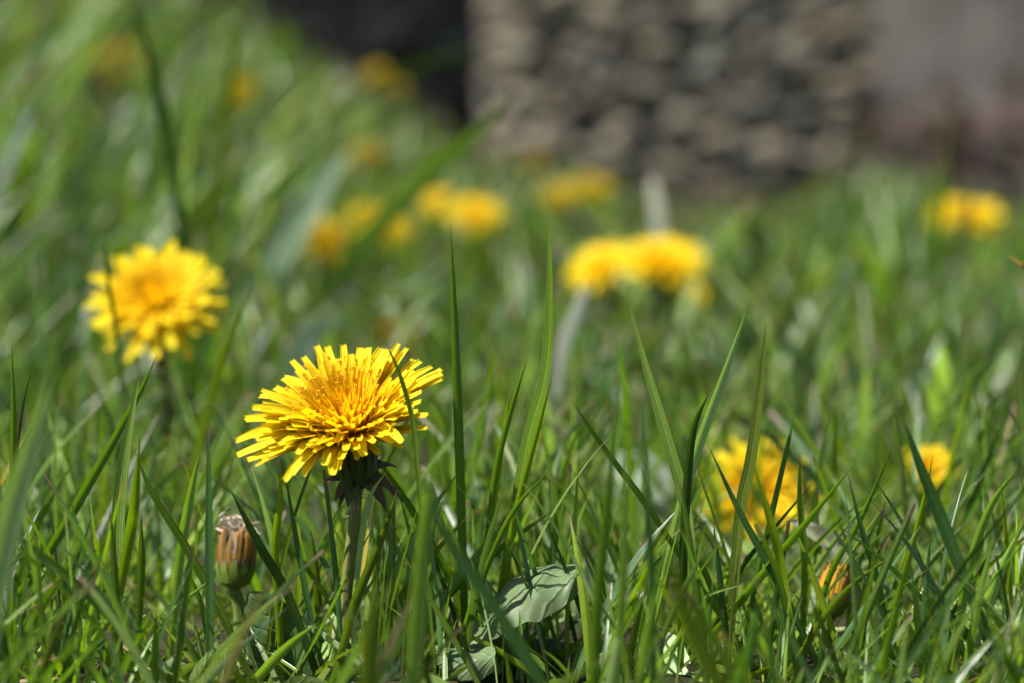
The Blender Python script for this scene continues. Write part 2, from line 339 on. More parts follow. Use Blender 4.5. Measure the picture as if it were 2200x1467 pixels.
def dandelion(px, py, d, Rm, axis, label, n_out=44, n_in=70, seed=1, split=False, openness=1.0, dull=1.0, foot_off=(0, 0.004), group='dandelions in flower in the lawn'):
    """an open flower head centred on the point, its axis a unit vector out of the face"""
    rs = np.random.RandomState(seed); c = at(px, py, d); axis = nrm(axis)
    foot = np.array([c[0] + foot_off[0] - axis[0] * 0.012, c[1] + foot_off[1] - axis[1] * 0.012, 0]); foot[2] = float(ground(foot[0], foot[1]))
    root = empty('dandelion', foot); tag(root, label, 'dandelion', group)
    e1 = nrm(np.cross(axis, [0.1, 0.3, 1])); e2 = np.cross(axis, e1)
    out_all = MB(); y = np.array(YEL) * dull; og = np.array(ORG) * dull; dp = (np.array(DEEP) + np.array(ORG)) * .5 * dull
    for k in range(n_out):
        ring = k % 3; a = (k // 3 + ring / 3.0) * 6.2832 / (n_out / 3.0) + rs.uniform(-.09, .09); o = e1 * math.cos(a) + e2 * math.sin(a)
        Ln = Rm * (1.0, .95, .84)[ring] * rs.uniform(0.93, 1.05); el = R(-3 + 11 * ring + rs.uniform(-6, 6)) * openness + R(90) * (1 - openness) * 0.7
        b = c - axis * Rm * 0.12 + o * Rm * 0.20; tip = c - axis * Rm * 0.10 + (o * math.cos(el) + axis * math.sin(el)) * Ln
        ct = b + (o * 0.62 + axis * (0.14 + 0.4 * math.sin(el))) * Ln * 0.5
        m_ = MB() if split else out_all
        floret(m_, b, ct, tip, Rm * rs.uniform(.135, .165), axis, og * rs.uniform(.95, 1.02), y * rs.uniform(.93, 1.04), rs=rs)
        if split: m_.build('petal', M_PETAL, root)
    if not split: out_all.build('petals', M_PETAL, root)
    mb = MB()
    for k in range(n_in):
        t = (k + 0.5) / n_in; a = k * 2.39996; o = e1 * math.cos(a) + e2 * math.sin(a); el = R(84 - 66 * t ** 0.7 + rs.uniform(-6, 6)); Ln = Rm * (0.30 + 0.30 * t) * rs.uniform(.92, 1.08)
        b = c - axis * Rm * 0.10 + o * Rm * 0.20 * math.sqrt(t); tip = b + (o * math.cos(el) + axis * math.sin(el)) * Ln; ct = b + (o * math.cos(el) * .35 + axis * (0.2 + math.sin(el) * .5)) * Ln * 0.6
        cc = dp * (1 - t) + og * t
        floret(mb, b, ct, tip, Rm * (0.06 + 0.06 * t), axis, cc, cc * (1 - .5 * t) + y * .5 * t, rows=6, cols=5, rs=rs, facing=nrm(axis - o * 0.8))
    inner = mb.build('inner_florets', M_PETAL, root); tag(inner, kind='stuff')
    base = c - axis * Rm * 0.62 + np.array([0, 0, -Rm * 0.08]); involucre(root, base, axis * .6 + np.array([0, 0, .4]), c - axis * Rm * 0.08, axis, Rm * 0.26, rs, detail=split)
    stem_to(root, base, np.array([0, 0, 1.0]), foot, Rm * 0.065, rs)
    return root

def hero_dandelion():
    rs = np.random.RandomState(5); D = 0.552; MM = 0.001
    c = at(752, 908, D); axis = nrm(np.array([-0.16, -0.50, 0.85])); foot = at(741, 1480, D + 0.012); foot[2] = float(ground(foot[0], foot[1]))
    root = empty('dandelion', foot)
    tag(root, 'large sharp yellow dandelion in the left foreground with drooping lower petals', 'dandelion', 'dandelions in flower in the lawn')
    e1 = nrm(np.cross(axis, [0, 1, 0.3])); e1 = e1 if e1[0] > 0 else -e1; e2 = np.cross(axis, e1)
    if e2[1] < 0: e2 = -e2
    # tips of the outer ring: photo point, length in mm, width, how far it arches up, brown under-side stripe
    T = [(509, 949, 23, 3.0, .2), (511, 979, 23, 2.8, .1), (533, 989, 22, 2.4, 0), (549, 1001, 22, 1.8, 0), (528, 903, 21.5, 3.0, .25), (543, 878, 21, 2.8, .3), (557, 852, 21, 2.8, .35),
         (590, 833, 20, 2.6, .3), (607, 813, 20, 2.7, .35), (640, 797, 20, 2.4, .3), (666, 789, 19, 2.3, .3), (690, 769, 20, 2.7, .3), (731, 770, 19, 2.2, .3), (781, 749, 19, 2.2, .3), (794, 746, 19, 2.3, .3),
         (822, 749, 19, 2.5, .3), (858, 739, 20, 2.2, .3), (862, 753, 19, 2.0, .3), (874, 748, 20, 2.2, .3), (889, 772, 20, 2.2, .25), (905, 777, 20, 2.2, .25), (928, 789, 20.5, 2.3, .2), (948, 793, 21, 2.2, .15), (952, 806, 21, 2.6, .1),
         (949, 815, 21, 2.6, .05), (909, 796, 19, 2.6, .2), (891, 858, 17.5, 2.8, .3), (885, 878, 17, 2.9, .25), (917, 893, 19, 2.3, .15), (917, 920, 19, 2.2, .05), (862, 951, 17, 3.0, .6), (782, 979, 14.5, 2.8, .9),
         (716, 1020, 17.5, 2.8, .45), (697, 999, 16, 2.8, .4), (652, 1022, 18, 2.8, .35), (614, 1034, 20.5, 3.0, .35), (578, 979, 20.5, 2.2, .2), (600, 955, 18.5, 2.8, .3), (612, 964, 17, 2.4, .3), (560, 925, 20, 3.0, .3), (570, 905, 19, 3.0, .35),
         (585, 880, 18, 2.8, .4), (620, 850, 17.5, 2.6, .4), (655, 825, 17.5, 2.6, .4), (700, 800, 17.5, 2.6, .4), (742, 778, 18.5, 2.4, .35), (765, 770, 18, 2.4, .35), (806, 768, 17, 2.4, .35), (838, 770, 17, 2.3, .35), (850, 775, 17, 2.5, .3),
         (640, 975, 16.5, 2.6, .5), (672, 962, 14, 2.6, .6), (705, 955, 12.5, 2.6, .8), (728, 952, 12, 2.6, .9), (850, 900, 14.5, 2.6, .4), (866, 868, 16, 2.6, .4), (835, 925, 13.5, 2.6, .6), (905, 818, 17.5, 2.6, .25), (880, 835, 17, 2.4, .3),
         (630, 915, 15.5, 2.8, .5), (600, 900, 17, 2.8, .45), (650, 880, 15, 2.8, .5)]
    base_n = len(T)
    for i in range(base_n):
        if i % 5 in (0, 2, 3):
            px, py, Ln, wd, arch = T[i]; k = rs.uniform(.86, .95)
            T.append((752 + (px - 752) * k + rs.uniform(-9, 9), 905 + (py - 905) * k + rs.uniform(-9, 5), Ln * .93, wd * .95, arch + .15))
    for i, (px, py, Ln, wd, arch) in enumerate(T):
        p0 = at(px, py, D); v = p0 - c; flat = np.linalg.norm(v); Lm = Ln * MM
        dep = math.sqrt(max(Lm * Lm - flat * flat, (2 * MM) ** 2))
        front = (py - 905) > -0.10 * abs(px - 752) - 25
        dd = D + (-dep if front else dep * 0.9); tip = at(px, py, dd)
        o = tip - c; o = nrm(o - axis * (o @ axis)); b = c - axis * 0.0022 + o * 0.0042
        ct = b + (tip - b) * 0.42 + axis * Lm * (0.10 + 0.42 * arch) * 0.75
        fac = axis if not front else nrm(axis + o * 0.4)
        mb = MB(); sh = rs.uniform(.96, 1.04)
        ct = ct + rs.normal(size=3) * .0006; floret(mb, b, ct, tip, wd * MM * rs.uniform(.74, 1.02), fac, np.array(ORG) * .98, np.array(YEL) * sh, rows=14, cols=9, rs=rs, stripe=(i in (22, 24, 29, 28, 3)))
        mb.build('petal', M_PETAL, root)
    mb = MB(); st = MB(); n = 215
    for k in range(n):
        t = (k + .5) / n; a = k * 2.39996; o = e1 * math.cos(a) + e2 * math.sin(a)
        adeg = math.degrees(a) % 360
        if t > .25 and 22 < adeg < 44: continue                     # the notch on the right
        rear = 0.5 + 0.5 * math.sin(a)
        el = R(88 - (48 + 14 * (1 - rear)) * t ** 0.85 + rs.uniform(-7, 7)); Ln = (8.8 + 4.6 * t + 1.0 * rear * t) * MM * rs.uniform(.88, 1.12)
        b = c - axis * 0.002 + o * 0.0045 * math.sqrt(t); tip = b + (o * math.cos(el) + axis * math.sin(el)) * Ln
        ct = b + (o * math.cos(el) * .35 + axis * (.2 + .55 * math.sin(el))) * Ln * .6
        cc = np.array(DEEP) * (1 - t) + np.array(ORG) * t
        floret(mb, b, ct, tip, (0.95 + 1.05 * t) * MM, axis, cc, cc * (1 - .8 * t) + np.array(YEL) * .8 * t, rows=9, cols=7, rs=rs, facing=nrm(axis - o * .8))
        if .12 < t < .8 and rs.rand() < .75: style_curl(st, b + (tip - b) * 0.60, nrm(tip - b), rs.uniform(.0034, .0050), rs)
    for (px, py, Ln, wd, arch) in T[:base_n]:                      # a shorter hidden layer that closes the gaps between the outer rays
        kk = rs.uniform(.62, .84); p0 = at(752 + (px - 752) * kk + rs.uniform(-12, 12), 905 + (py - 905) * kk + rs.uniform(-10, 6), D); v = p0 - c; Lm = Ln * MM * (kk + .06)
        dep = math.sqrt(max(Lm * Lm - v @ v, (2 * MM) ** 2)); front = (py - 905) > -0.10 * abs(px - 752) - 25
        tip = p0 + FWD * (-dep if front else dep * .9); o = tip - c; o = nrm(o - axis * (o @ axis)); b = c - axis * .002 + o * .0038
        floret(mb, b, b + (tip - b) * .42 + axis * Lm * (.12 + .42 * arch) * .75, tip, wd * MM * rs.uniform(.75, 1.0), axis if not front else nrm(axis + o * .4), np.array(ORG), np.array(YEL) * rs.uniform(.94, 1.02), rows=10, cols=7, rs=rs)
    for k in range(44):
        a = R(rs.uniform(185, 350)); o = e1 * math.cos(a) + e2 * math.sin(a); el = R(rs.uniform(8, 58)); Ln = rs.uniform(.0065, .0105)
        b = c - axis * 0.0022 + o * rs.uniform(.0025, .0045); tip = b + (o * math.cos(el) + axis * math.sin(el)) * Ln
        floret(mb, b, b + (o * .35 + axis * (.3 + .4 * math.sin(el))) * Ln * .55, tip, rs.uniform(.0013, .0021), axis, np.array(ORG), (np.array(ORG) + np.array(YEL)) / 2, rows=9, cols=7, rs=rs, facing=nrm(axis - o * .3))
    tag(mb.build('inner_florets', M_PETAL, root), kind='stuff'); tag(st.build('styles', M_PETAL, root), kind='stuff')
    base = at(767, 1046, D + 0.006); top = c - axis * 0.0025
    involucre(root, base, nrm([0.0, -.1, 1]), top, axis, 0.0042, rs, True, brown=.5)
    P = catmull([base + np.array([0, 0, .001]), at(763, 1100, D + .007), at(752, 1200, D + .009), at(743, 1300, D + .011), foot - np.array([0, 0, .004])], 22)
    mb = MB(); tube(mb, P, np.linspace(.00118, .00135, 22), (0.150, 0.155, 0.042, 1), sides=14); stem = mb.build('stem', M_STEM, root)
    mb = MB()
    for k in range(60):
        i = rs.randint(0, 6); p = P[i] + (P[i + 1] - P[i]) * rs.rand(); a = rs.uniform(0, 6.28); o = np.array([math.cos(a), math.sin(a), rs.uniform(-.6, .3)])
        tube(mb, np.array([p + o * .0011, p + o * .0018, p + o * rs.uniform(.0021, .003) + np.array([0, 0, -.0004])]), 0.00004, (.5, .48, .4, 1), sides=3)
    tag(mb.build('hairs', M_STEM, stem), kind='stuff')
hero_dandelion()
U = lambda x, y, z: nrm([x, y, z])
dandelion(336, 640, 0.765, 0.0200, U(-.05, -.70, .71), 'round yellow dandelion facing forward at left, soft focus, orange centre', 42, 110, 11, split=True)
# (px, py, distance, radius, axis, label, dull)
FL = [
 (1425, 560, 1.13, .0200, U(.02, -.38, .92), 'blurred big dandelion right of the tall central blade, larger of an overlapping pair', 1),
 (1290, 572, 1.17, .0165, U(-.35, -.45, .82), 'blurred smaller dandelion overlapping the left side of the big blurred one', 1),
 (1488, 628, 1.22, .0085, U(.3, -.5, .8), 'small half-hidden dandelion just below the big blurred right-hand dandelion', .85),
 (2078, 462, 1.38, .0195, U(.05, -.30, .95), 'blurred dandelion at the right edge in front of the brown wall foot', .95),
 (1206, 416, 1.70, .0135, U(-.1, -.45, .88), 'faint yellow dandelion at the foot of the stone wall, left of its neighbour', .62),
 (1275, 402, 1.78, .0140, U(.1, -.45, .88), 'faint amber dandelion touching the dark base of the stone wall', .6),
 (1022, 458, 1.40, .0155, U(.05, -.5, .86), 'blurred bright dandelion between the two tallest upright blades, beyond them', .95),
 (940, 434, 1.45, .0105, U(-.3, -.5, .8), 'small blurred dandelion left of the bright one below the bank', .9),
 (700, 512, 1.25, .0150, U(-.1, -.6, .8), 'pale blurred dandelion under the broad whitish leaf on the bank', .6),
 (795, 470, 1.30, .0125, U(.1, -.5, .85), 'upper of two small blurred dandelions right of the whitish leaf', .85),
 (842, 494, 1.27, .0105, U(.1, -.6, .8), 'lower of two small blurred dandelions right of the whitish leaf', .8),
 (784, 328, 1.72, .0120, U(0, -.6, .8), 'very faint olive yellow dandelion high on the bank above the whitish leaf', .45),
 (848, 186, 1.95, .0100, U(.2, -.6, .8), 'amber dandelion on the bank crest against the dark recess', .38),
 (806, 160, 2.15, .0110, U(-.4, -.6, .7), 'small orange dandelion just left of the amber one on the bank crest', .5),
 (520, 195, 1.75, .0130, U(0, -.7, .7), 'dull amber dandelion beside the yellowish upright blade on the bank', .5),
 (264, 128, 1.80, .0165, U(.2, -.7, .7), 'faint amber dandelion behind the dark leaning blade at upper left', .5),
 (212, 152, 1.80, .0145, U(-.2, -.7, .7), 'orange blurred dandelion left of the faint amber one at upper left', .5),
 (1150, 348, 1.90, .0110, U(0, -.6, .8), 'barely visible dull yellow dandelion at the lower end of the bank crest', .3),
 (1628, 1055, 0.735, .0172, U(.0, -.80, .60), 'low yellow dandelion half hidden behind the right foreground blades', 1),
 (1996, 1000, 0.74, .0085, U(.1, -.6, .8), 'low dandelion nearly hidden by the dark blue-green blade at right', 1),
 (842, 728, 0.95, .0120, U(0, -.6, .8), 'dark olive yellow dandelion right behind the main flower', .22),  # petal colours scaled far down
]
for i, (px, py, d, r_, ax, lab, dull) in enumerate(FL):
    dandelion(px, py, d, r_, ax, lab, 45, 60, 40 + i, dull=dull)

# ------------------------------------------------------------------ closed, withered dandelions
def withered(px_top, py_top, px_bot, py_bot, d, rad, label, seed, shreds=True):
    rs = np.random.RandomState(seed); top = at(px_top, py_top, d); bot = at(px_bot, py_bot, d); ax = nrm(top - bot); h = np.linalg.norm(top - bot)
    foot = bot + np.array([rs.uniform(-.004, .004), .002, 0]); foot[2] = float(ground(foot[0], foot[1]))
    root = empty('withered_dandelion', foot); tag(root, label, 'dandelion bud', 'closed withered dandelions')
    e1 = nrm(np.cross(ax, [0, 1, 0])); e2 = np.cross(ax, e1)
    mb = MB(); P = np.linspace(bot, bot + ax * h * .8, 12); tube(mb, P, rad * np.array([.35, .72, .88, .95, .97, .98, .98, .97, .96, .95, .92, .6]), (.11, .16, .02, 1), sides=16); cup = mb.build('involucre', M_STEM, root)
    for k in range(12):
        a = k / 12 * 6.283; o = e1 * math.cos(a) + e2 * math.sin(a); n = 9; v = np.linspace(0, 1, n)
        q = bez(bot + ax * h * .08 + o * rad * .8, bot + ax * h * .3 + o * rad * 1.12, bot + ax * h * rs.uniform(.40, .52) + o * rad * 1.05, n)
        mb = MB(); strip(mb, q, rad * .55 * (1 - .5 * v), o, (.11, .16, .022, 1), cols=3, fold=-.1, tiptint=(.10, .05, .04), tipfrom=.72); mb.build('bract', M_STEM, cup)
    for k in range(30):
        a = k * 2.4; o = e1 * math.cos(a) + e2 * math.sin(a); n = 10
        f = rs.rand() if shreds else .8 + .5 * rs.rand()
        tip = top + o * rad * rs.uniform(.55, 1.02) + ax * h * rs.uniform(-.20, .05)
        q = bez(bot + ax * h * .34 + o * rad * 1.0, bot + ax * h * .85 + o * rad * rs.uniform(1.02, 1.2), tip, n)
        cc = np.array([.24, .125, .004] if shreds else [.52, .27, .004]) * f + np.array([.055, .032, .010]) * (1 - f)
        T = np.concatenate([np.linspace(cc, np.array([.34, .15, .003]) if rs.rand() < .7 else np.array([.10, .06, .03]), n), np.ones((n, 1))], 1)
        mb = MB(); strip(mb, q, np.linspace(rad * .32, rad * .2, n), o, T, cols=5, fold=-.1, curl=-.3); mb.build('petal', M_DRY, root)
    if shreds:
        mb = MB()
        for k in range(46):
            p = top + (e1 * rs.uniform(-1, 1) + e2 * rs.uniform(-1, 1)) * rad * .8 + ax * rs.uniform(-.0016, .0006); dv = rs.normal(size=3) * rad * .38
            q = catmull([p - dv, p + rs.normal(size=3) * rad * .25 + ax * rad * .2, p + dv * .8 + rs.normal(size=3) * rad * .2], 8)
            strip(mb, q, np.full(8, rad * rs.uniform(.05, .12)), rs.normal(size=3), (.42, .34, .27, 1), cols=3, fold=.3)
        q = catmull([at(px_top - 12, py_top + 12, d - .006), at(px_top - 8, py_top + 40, d - .0065), at(px_top - 14, py_top + 58, d - .0065)], 8); strip(mb, q, np.full(8, .0007), (0, -1, 0), (.26, .20, .14, 1), cols=3)
        tag(mb.build('dry_pappus', M_DRY, root), kind='stuff')
    stem_to(root, bot + ax * h * .03, np.array([0, 0, 1.0]), foot, rad * .32, rs, tint=(.12, .17, .03, 1))
withered(513, 1130, 502, 1262, 0.585, .0040, 'brown and orange closed dandelion head with grey shreds on top', 3)
withered(1806, 1210, 1778, 1325, 0.578, .0033, 'orange closed dandelion low in the grass at right under the dry leaf', 4, shreds=False)

# ------------------------------------------------------------------ single blades and leaves standing out
def to_ground(P):
    P = [np.array(p) for p in P]; e = P[-1]; g = float(ground(e[0], e[1]))
    if e[2] > g + .001:
        dv = e - P[-2]; dv = dv / (np.linalg.norm(dv) + 1e-9)
        if dv[2] > -.35: dv = nrm(dv + np.array([0, 0, -.8]))
        k = (e[2] - g + .004) / max(-dv[2], .3); k = min(k, .12); q = e + dv * k; P.append(q)
    return P
HG = 'grass blades standing out from the lawn'
def blade(pts, wpx, d, col, label, ang=0, fold=.35, d2=None, mat=None, name='grass_blade', cat='grass blade', tip=TIP, profile='blade', ruffle=0.0, group=HG, root_ground=True, cols=5, tint2=None):
    """pts from tip to base in photo pixels, at distance d (tip) to d2 (base)"""
    d2 = d if d2 is None else d2; n0 = len(pts)
    P = [at(px, py, d + (d2 - d) * i / max(n0 - 1, 1)) for i, (px, py) in enumerate(pts)]
    if root_ground: P = to_ground(P)
    P = P[::-1]; n = 30; Q = catmull(P, n); v = np.linspace(0, 1, n); W = wpx * d / FPX
    T = nrm(np.gradient(Q, axis=0)); face = nrm(np.cross(T, np.cross(np.broadcast_to(-FWD, T.shape), T))); S = np.cross(T, face)
    a = R(ang); nn = face * math.cos(a) + S * math.sin(a); W = W / max(abs(math.cos(a)), .45)
    if profile == 'blade': wd = W * np.clip(.62 + .5 * v, 0, 1) * np.clip(1 - np.clip((v - .45) / .55, 0, 1) ** 1.7, 0.03, 1)
    elif profile == 'leaf': wd = W * np.clip(np.sin(np.pi * np.clip(v, 0, 1) ** .75) ** .7, .04, 1)
    elif profile == 'round': wd = W * np.clip(np.minimum(.35 + v * 1.1, 1) * np.sqrt(np.clip(1 - ((v - .55) / .45).clip(0, 1) ** 3, 0.01, 1)), .05, 1)
    c = np.array(PAL[col] if isinstance(col, str) else col); c = c * rng.uniform(.9, 1.1)
    mb = MB(); strip(mb, Q, wd, nn, (*c, 1), cols=cols, fold=fold, tiptint=tip, tipfrom=.95, ruffle=ruffle, seed=int(pts[0][0]))
    o = mb.build(name, mat or M_GRASS, origin=Q[0]); tag(o, label, cat, group); return o
exec_blades = [
 # sharp, near the plane of focus
 ([(968, 484), (975, 700), (984, 960), (992, 1200)], 24, .556, 'mid', 'tall straight blade just right of the main dandelion, tip bleached', 38),
 ([(1177, 420), (1183, 620), (1174, 800), (1132, 960), (1092, 1200)], 27, .556, 'mid', 'tallest dark upright blade in the centre, curving left at its foot', -42),
 ([(1188, 800), (1152, 930), (1100, 1130), (1085, 1260)], 18, .552, 'yel', 'bright green blade clasping the lower part of the tallest central blade', 30),
 ([(1135, 762), (1100, 870), (1066, 1000), (1045, 1160)], 17, .552, 'mid', 'slim blade with a purple tip between the two tallest upright blades', 30),
 ([(1100, 825), (1086, 900), (1072, 1010), (1060, 1100)], 11, .556, 'yel', 'short narrow blade close beside the purple-tipped slim one', 20),
 ([(1347, 641), (1393, 800), (1440, 960), (1476, 1100), (1492, 1300)], 30, .552, 'light', 'broad light green blade leaning left below the big blurred dandelion', -25),
 ([(1613, 645), (1560, 790), (1502, 950), (1468, 1060), (1440, 1180)], 27, .560, 'pale', 'pale blade leaning right, its tip beside the blurred dandelion pair', 20),
 ([(1525, 838), (1487, 930), (1470, 1100), (1465, 1260)], 24, .545, 'dark', 'dark blade with withered speckled tip crossing the pale right-leaning one', 30),
 ([(1645, 690), (1636, 820), (1616, 980), (1592, 1100), (1575, 1300)], 29, .552, 'olive', 'tall olive blade in front of the low dandelion on the right', -30),
 ([(1228, 858), (1290, 950), (1380, 1070), (1440, 1160)], 17, .550, 'mid', 'thin blade sloping down right with a dark shadow band across it', -20),
 ([(1706, 885), (1690, 960), (1655, 1110), (1630, 1220)], 16, .555, 'blue', 'short dark blue-green blade to the right of the tall olive one', 30),
 ([(823, 724), (850, 780), (872, 842), (890, 920), (902, 1060)], 13, .530, 'mid', 'thin blade crossing in front of the main dandelion upper petals', -20),
 ([(337, 762), (290, 860), (200, 1020), (100, 1190), (0, 1330)], 23, .552, 'mid', 'long blade leaning right with tip just under the round left dandelion', 30),
 ([(300, 800), (272, 960), (256, 1100), (250, 1300)], 36, .550, 'light', 'wide upright blade with pale midrib at left, under the round dandelion', -10),
 ([(300, 935), (288, 1080), (272, 1180), (218, 1467)], 26, .540, 'yel', 'bright blade in front of the wide pale-ribbed one at left', 25),
 ([(430, 963), (405, 1080), (386, 1200), (360, 1467)], 23, .550, 'light', 'upright light blade left of the withered brown head', 20),
 ([(287, 960), (330, 1060), (400, 1170), (470, 1300), (545, 1467)], 25, .548, 'mid', 'long blade falling to the lower right across the left foreground', -30),
 ([(495, 1050), (560, 1170), (622, 1280), (690, 1467)], 27, .545, 'dark', 'dark blade crossing in front of the withered brown dandelion head', -30),
 ([(604, 985), (600, 1080), (590, 1180), (600, 1350), (606, 1467)], 20, .550, 'yel', 'upright yellow-green blade touching the lowest left petal of the main dandelion', 25),
 ([(610, 1000), (640, 1170), (670, 1330), (702, 1467)], 17, .552, 'blue', 'slim bluish blade falling right beneath the lowest left petal', -25),
 ([(25, 735), (28, 900), (26, 1100), (20, 1350)], 19, .556, 'mid', 'upright blade at the far left edge, tallest there', 30),
 ([(68, 790), (50, 870), (38, 960), (30, 1050)], 9, .556, (.06, .045, .03), 'thin purplish blade beside the leftmost upright blade', 0),
 ([(855, 1050), (820, 1150), (762, 1290), (740, 1370)], 24, .540, 'olive', 'olive blade leaning right just beside the main dandelion stem', 30),
 ([(835, 1005), (790, 1080), (765, 1250), (760, 1360)], 15, .545, 'pale', 'pale thin blade arching over the foot of the main stem', 20),
 ([(1180, 1010), (1100, 1100), (1030, 1250), (1000, 1340)], 18, .540, 'mid', 'blade crossing the foot of the tallest central blade, leaning right', 30),
 ([(1243, 975), (1233, 1140), (1221, 1230), (1216, 1467)], 14, .552, 'light', 'slender pale blade standing behind the folded leaf', 20),
 ([(1172, 1115), (1215, 1220), (1256, 1330), (1280, 1400)], 14, .548, 'dark', 'dark pointed blade falling right above the folded leaf', -20),
 ([(1520, 952), (1590, 1097), (1666, 1236), (1722, 1350)], 20, .550, 'blue', 'long bluish blade falling right across the low dandelion', -35),
 ([(1620, 1000), (1660, 1130), (1684, 1240), (1714, 1467)], 23, .545, 'yel', 'bright yellow-green blade bending down below the low dandelion', -25),
 ([(1719, 972), (1718, 1070), (1729, 1205), (1726, 1320)], 19, .552, 'mid', 'flat upright blade at the right edge of the low dandelion', 0),
 ([(1753, 1028), (1665, 1130), (1597, 1212), (1560, 1290)], 13, .556, 'dark', 'dark thin blade leaning right behind the flat upright one', 20),
 ([(1838, 993), (1733, 1117), (1645, 1220), (1512, 1380)], 24, .550, 'mid', 'long blade with a pale edge slanting up to the right below the low dandelion', 40),
 ([(1821, 1015), (1852, 1137), (1884, 1240), (1900, 1320)], 17, .550, 'blue', 'bluish blade falling right from the tip of the long pale-edged one', -10),
 ([(1928, 930), (1853, 1103), (1786, 1223), (1752, 1330)], 18, .552, 'mid', 'slim curved blade leaning right above the orange closed bud', 35),
 ([(1940, 900), (1982, 1010), (2030, 1130), (2092, 1290)], 33, .520, 'blue', 'broad dark blue-green blade falling right at the right side', -20),
 ([(2005, 975), (1980, 1090), (1930, 1275), (1910, 1380)], 18, .548, 'yel', 'narrow bright blade crossing the broad blue-green blade', 30),
 ([(1934, 1182), (1835, 1250), (1767, 1325), (1720, 1400)], 21, .540, 'olive', 'olive blade lying nearly flat across the orange closed bud', 35),
 ([(2190, 1000), (2125, 1090), (2075, 1240), (2050, 1420)], 26, .545, 'light', 'pale blade arching at the right edge towards the corner', 25),
 ([(2205, 1110), (2140, 1240), (2105, 1340), (2060, 1467)], 34, .545, 'pale', 'wide striped pale blade rising out of the lower right corner', 25),
 ([(2172, 1093), (2107, 1222), (2040, 1325), (2000, 1420)], 12, .555, 'dark', 'thin dark blade leaning right near the right edge', 10),
 ([(1990, 1250), (2056, 1332), (2108, 1393), (2140, 1450)], 17, .550, 'dark', 'short dark blade falling right at lower right', -20),
 ([(1925, 1300), (1970, 1370), (2058, 1467)], 22, .540, 'mid', 'blade sloping to the lower right under the short dark one', -20),
 ([(1600, 1253), (1528, 1274), (1487, 1298), (1470, 1340)], 12, .540, 'light', 'small shiny blade lying almost level at the left of the right-hand tuft', 0),
 ([(303, 1103), (303, 1240), (292, 1467)], 20, .542, 'mid', 'straight upright blade at lower left in front of the broad blurred leaf', 10),
 ([(668, 1137), (678, 1223), (686, 1320)], 21, .556, 'olive', 'short broad backlit blade left of the main stem', 0),
 ([(576, 1127), (648, 1205), (728, 1320), (760, 1400)], 15, .556, 'mid', 'slim blade falling right from beside the withered head to the main stem', -25),
 ([(242, 1246), (153, 1328), (92, 1413), (60, 1460)], 15, .545, 'yel', 'thin blade slanting right across the lower left corner', 20),
 ([(290, 1260), (205, 1370), (140, 1467)], 23, .535, 'light', 'light blade slanting right at the bottom left', 20),
 ([(467, 1233), (420, 1270), (378, 1302), (350, 1340)], 11, .545, 'pale', 'little shiny blade pointing right at the withered head foot', 20),
 ([(399, 1216), (436, 1308), (457, 1467)], 15, .552, 'mid', 'narrow blade falling right below the withered head', -20),
 ([(351, 1315), (402, 1376), (450, 1467)], 17, .545, 'blue', 'short bluish blade at the bottom left falling right', -20),
 ([(685, 1335), (613, 1390), (545, 1462)], 27, .530, 'light', 'wide bright blade pointing right in front of the dark hairy leaf', 30),
 ([(88, 1085), (50, 1165), (25, 1230), (10, 1290)], 15, .552, 'white', 'white bleached blade at the left edge', 0),
 ([(102, 1117), (27, 1212), (0, 1263)], 11, .550, 'olive', 'thin blade crossing the white bleached one', 0),
 ([(884, 1080), (925, 1180), (970, 1300), (990, 1380)], 12, .556, 'dark', 'thin dark blade falling right of the olive blade by the main stem', -20),
 # nearer than the focus, soft
 ([(120, 795), (70, 950), (18, 1130), (-20, 1330)], 62, .43, 'pale', 'wide soft pale blade close to the lens at the left edge', 10),
 ([(940, 967), (910, 1150), (885, 1467)], 40, .455, 'light', 'soft light blade right of the main stem, nearer than it', 15),
 ([(905, 1010), (968, 1160), (1070, 1310), (1165, 1467)], 38, .45, 'blue', 'soft bluish blade running down right in front of the folded leaf', -15),
 ([(1330, 800), (1302, 1100), (1282, 1300), (1275, 1467)], 31, .47, 'mid', 'soft upright blade right of the folded leaf', 20),
 ([(1345, 930), (1340, 1200), (1325, 1420)], 25, .475, 'light', 'soft light upright blade next to the one right of the folded leaf', 10),
 ([(1375, 830), (1395, 1140), (1400, 1350)], 23, .475, 'blue', 'soft bluish upright blade left of the broad light green one', 10),
 ([(1425, 1180), (1480, 1330), (1545, 1467)], 52, .41, 'olive', 'blurred olive blade close to the lens at bottom centre-right', -10),
 ([(812, 1235), (800, 1340), (790, 1467)], 50, .42, 'olive', 'blurred dark olive blade at the foot of the main dandelion', 0),
 ([(1632, 1290), (1610, 1393), (1586, 1467)], 36, .46, 'blue', 'soft dark bluish blade at the bottom of the right-hand tuft', 10),
 ([(1955, 1170), (1902, 1400), (1872, 1467)], 32, .48, 'mid', 'soft dark blade rising at lower right beside the bright narrow one', 20),
 ([(1735, 1270), (1765, 1340), (1802, 1440)], 19, .50, 'dark', 'soft dark blade below the orange closed bud', -10),
 # beyond the focus
 ([(288, 0), (330, 150), (362, 300), (388, 480)], 36, .86, 'dark', 'blurred blade tinted dark as its shading, leaning left at upper left, tip out of view', -30),  # dark tint carries the blade's shading
 ([(525, 0), (492, 180), (476, 350), (450, 540)], 30, 1.0, 'olive', 'yellowish blurred upright blade at the top left of centre', 20),
 ([(550, 600), (482, 760), (440, 900), (415, 1000)], 22, .64, 'olive', 'curved olive blade between the round dandelion and the main one', 20),
 ([(1110, 205), (1010, 300), (920, 375), (800, 500), (690, 640)], 46, 1.0, 'light', 'pale blurred blade arching up right across the grey stones', 20),
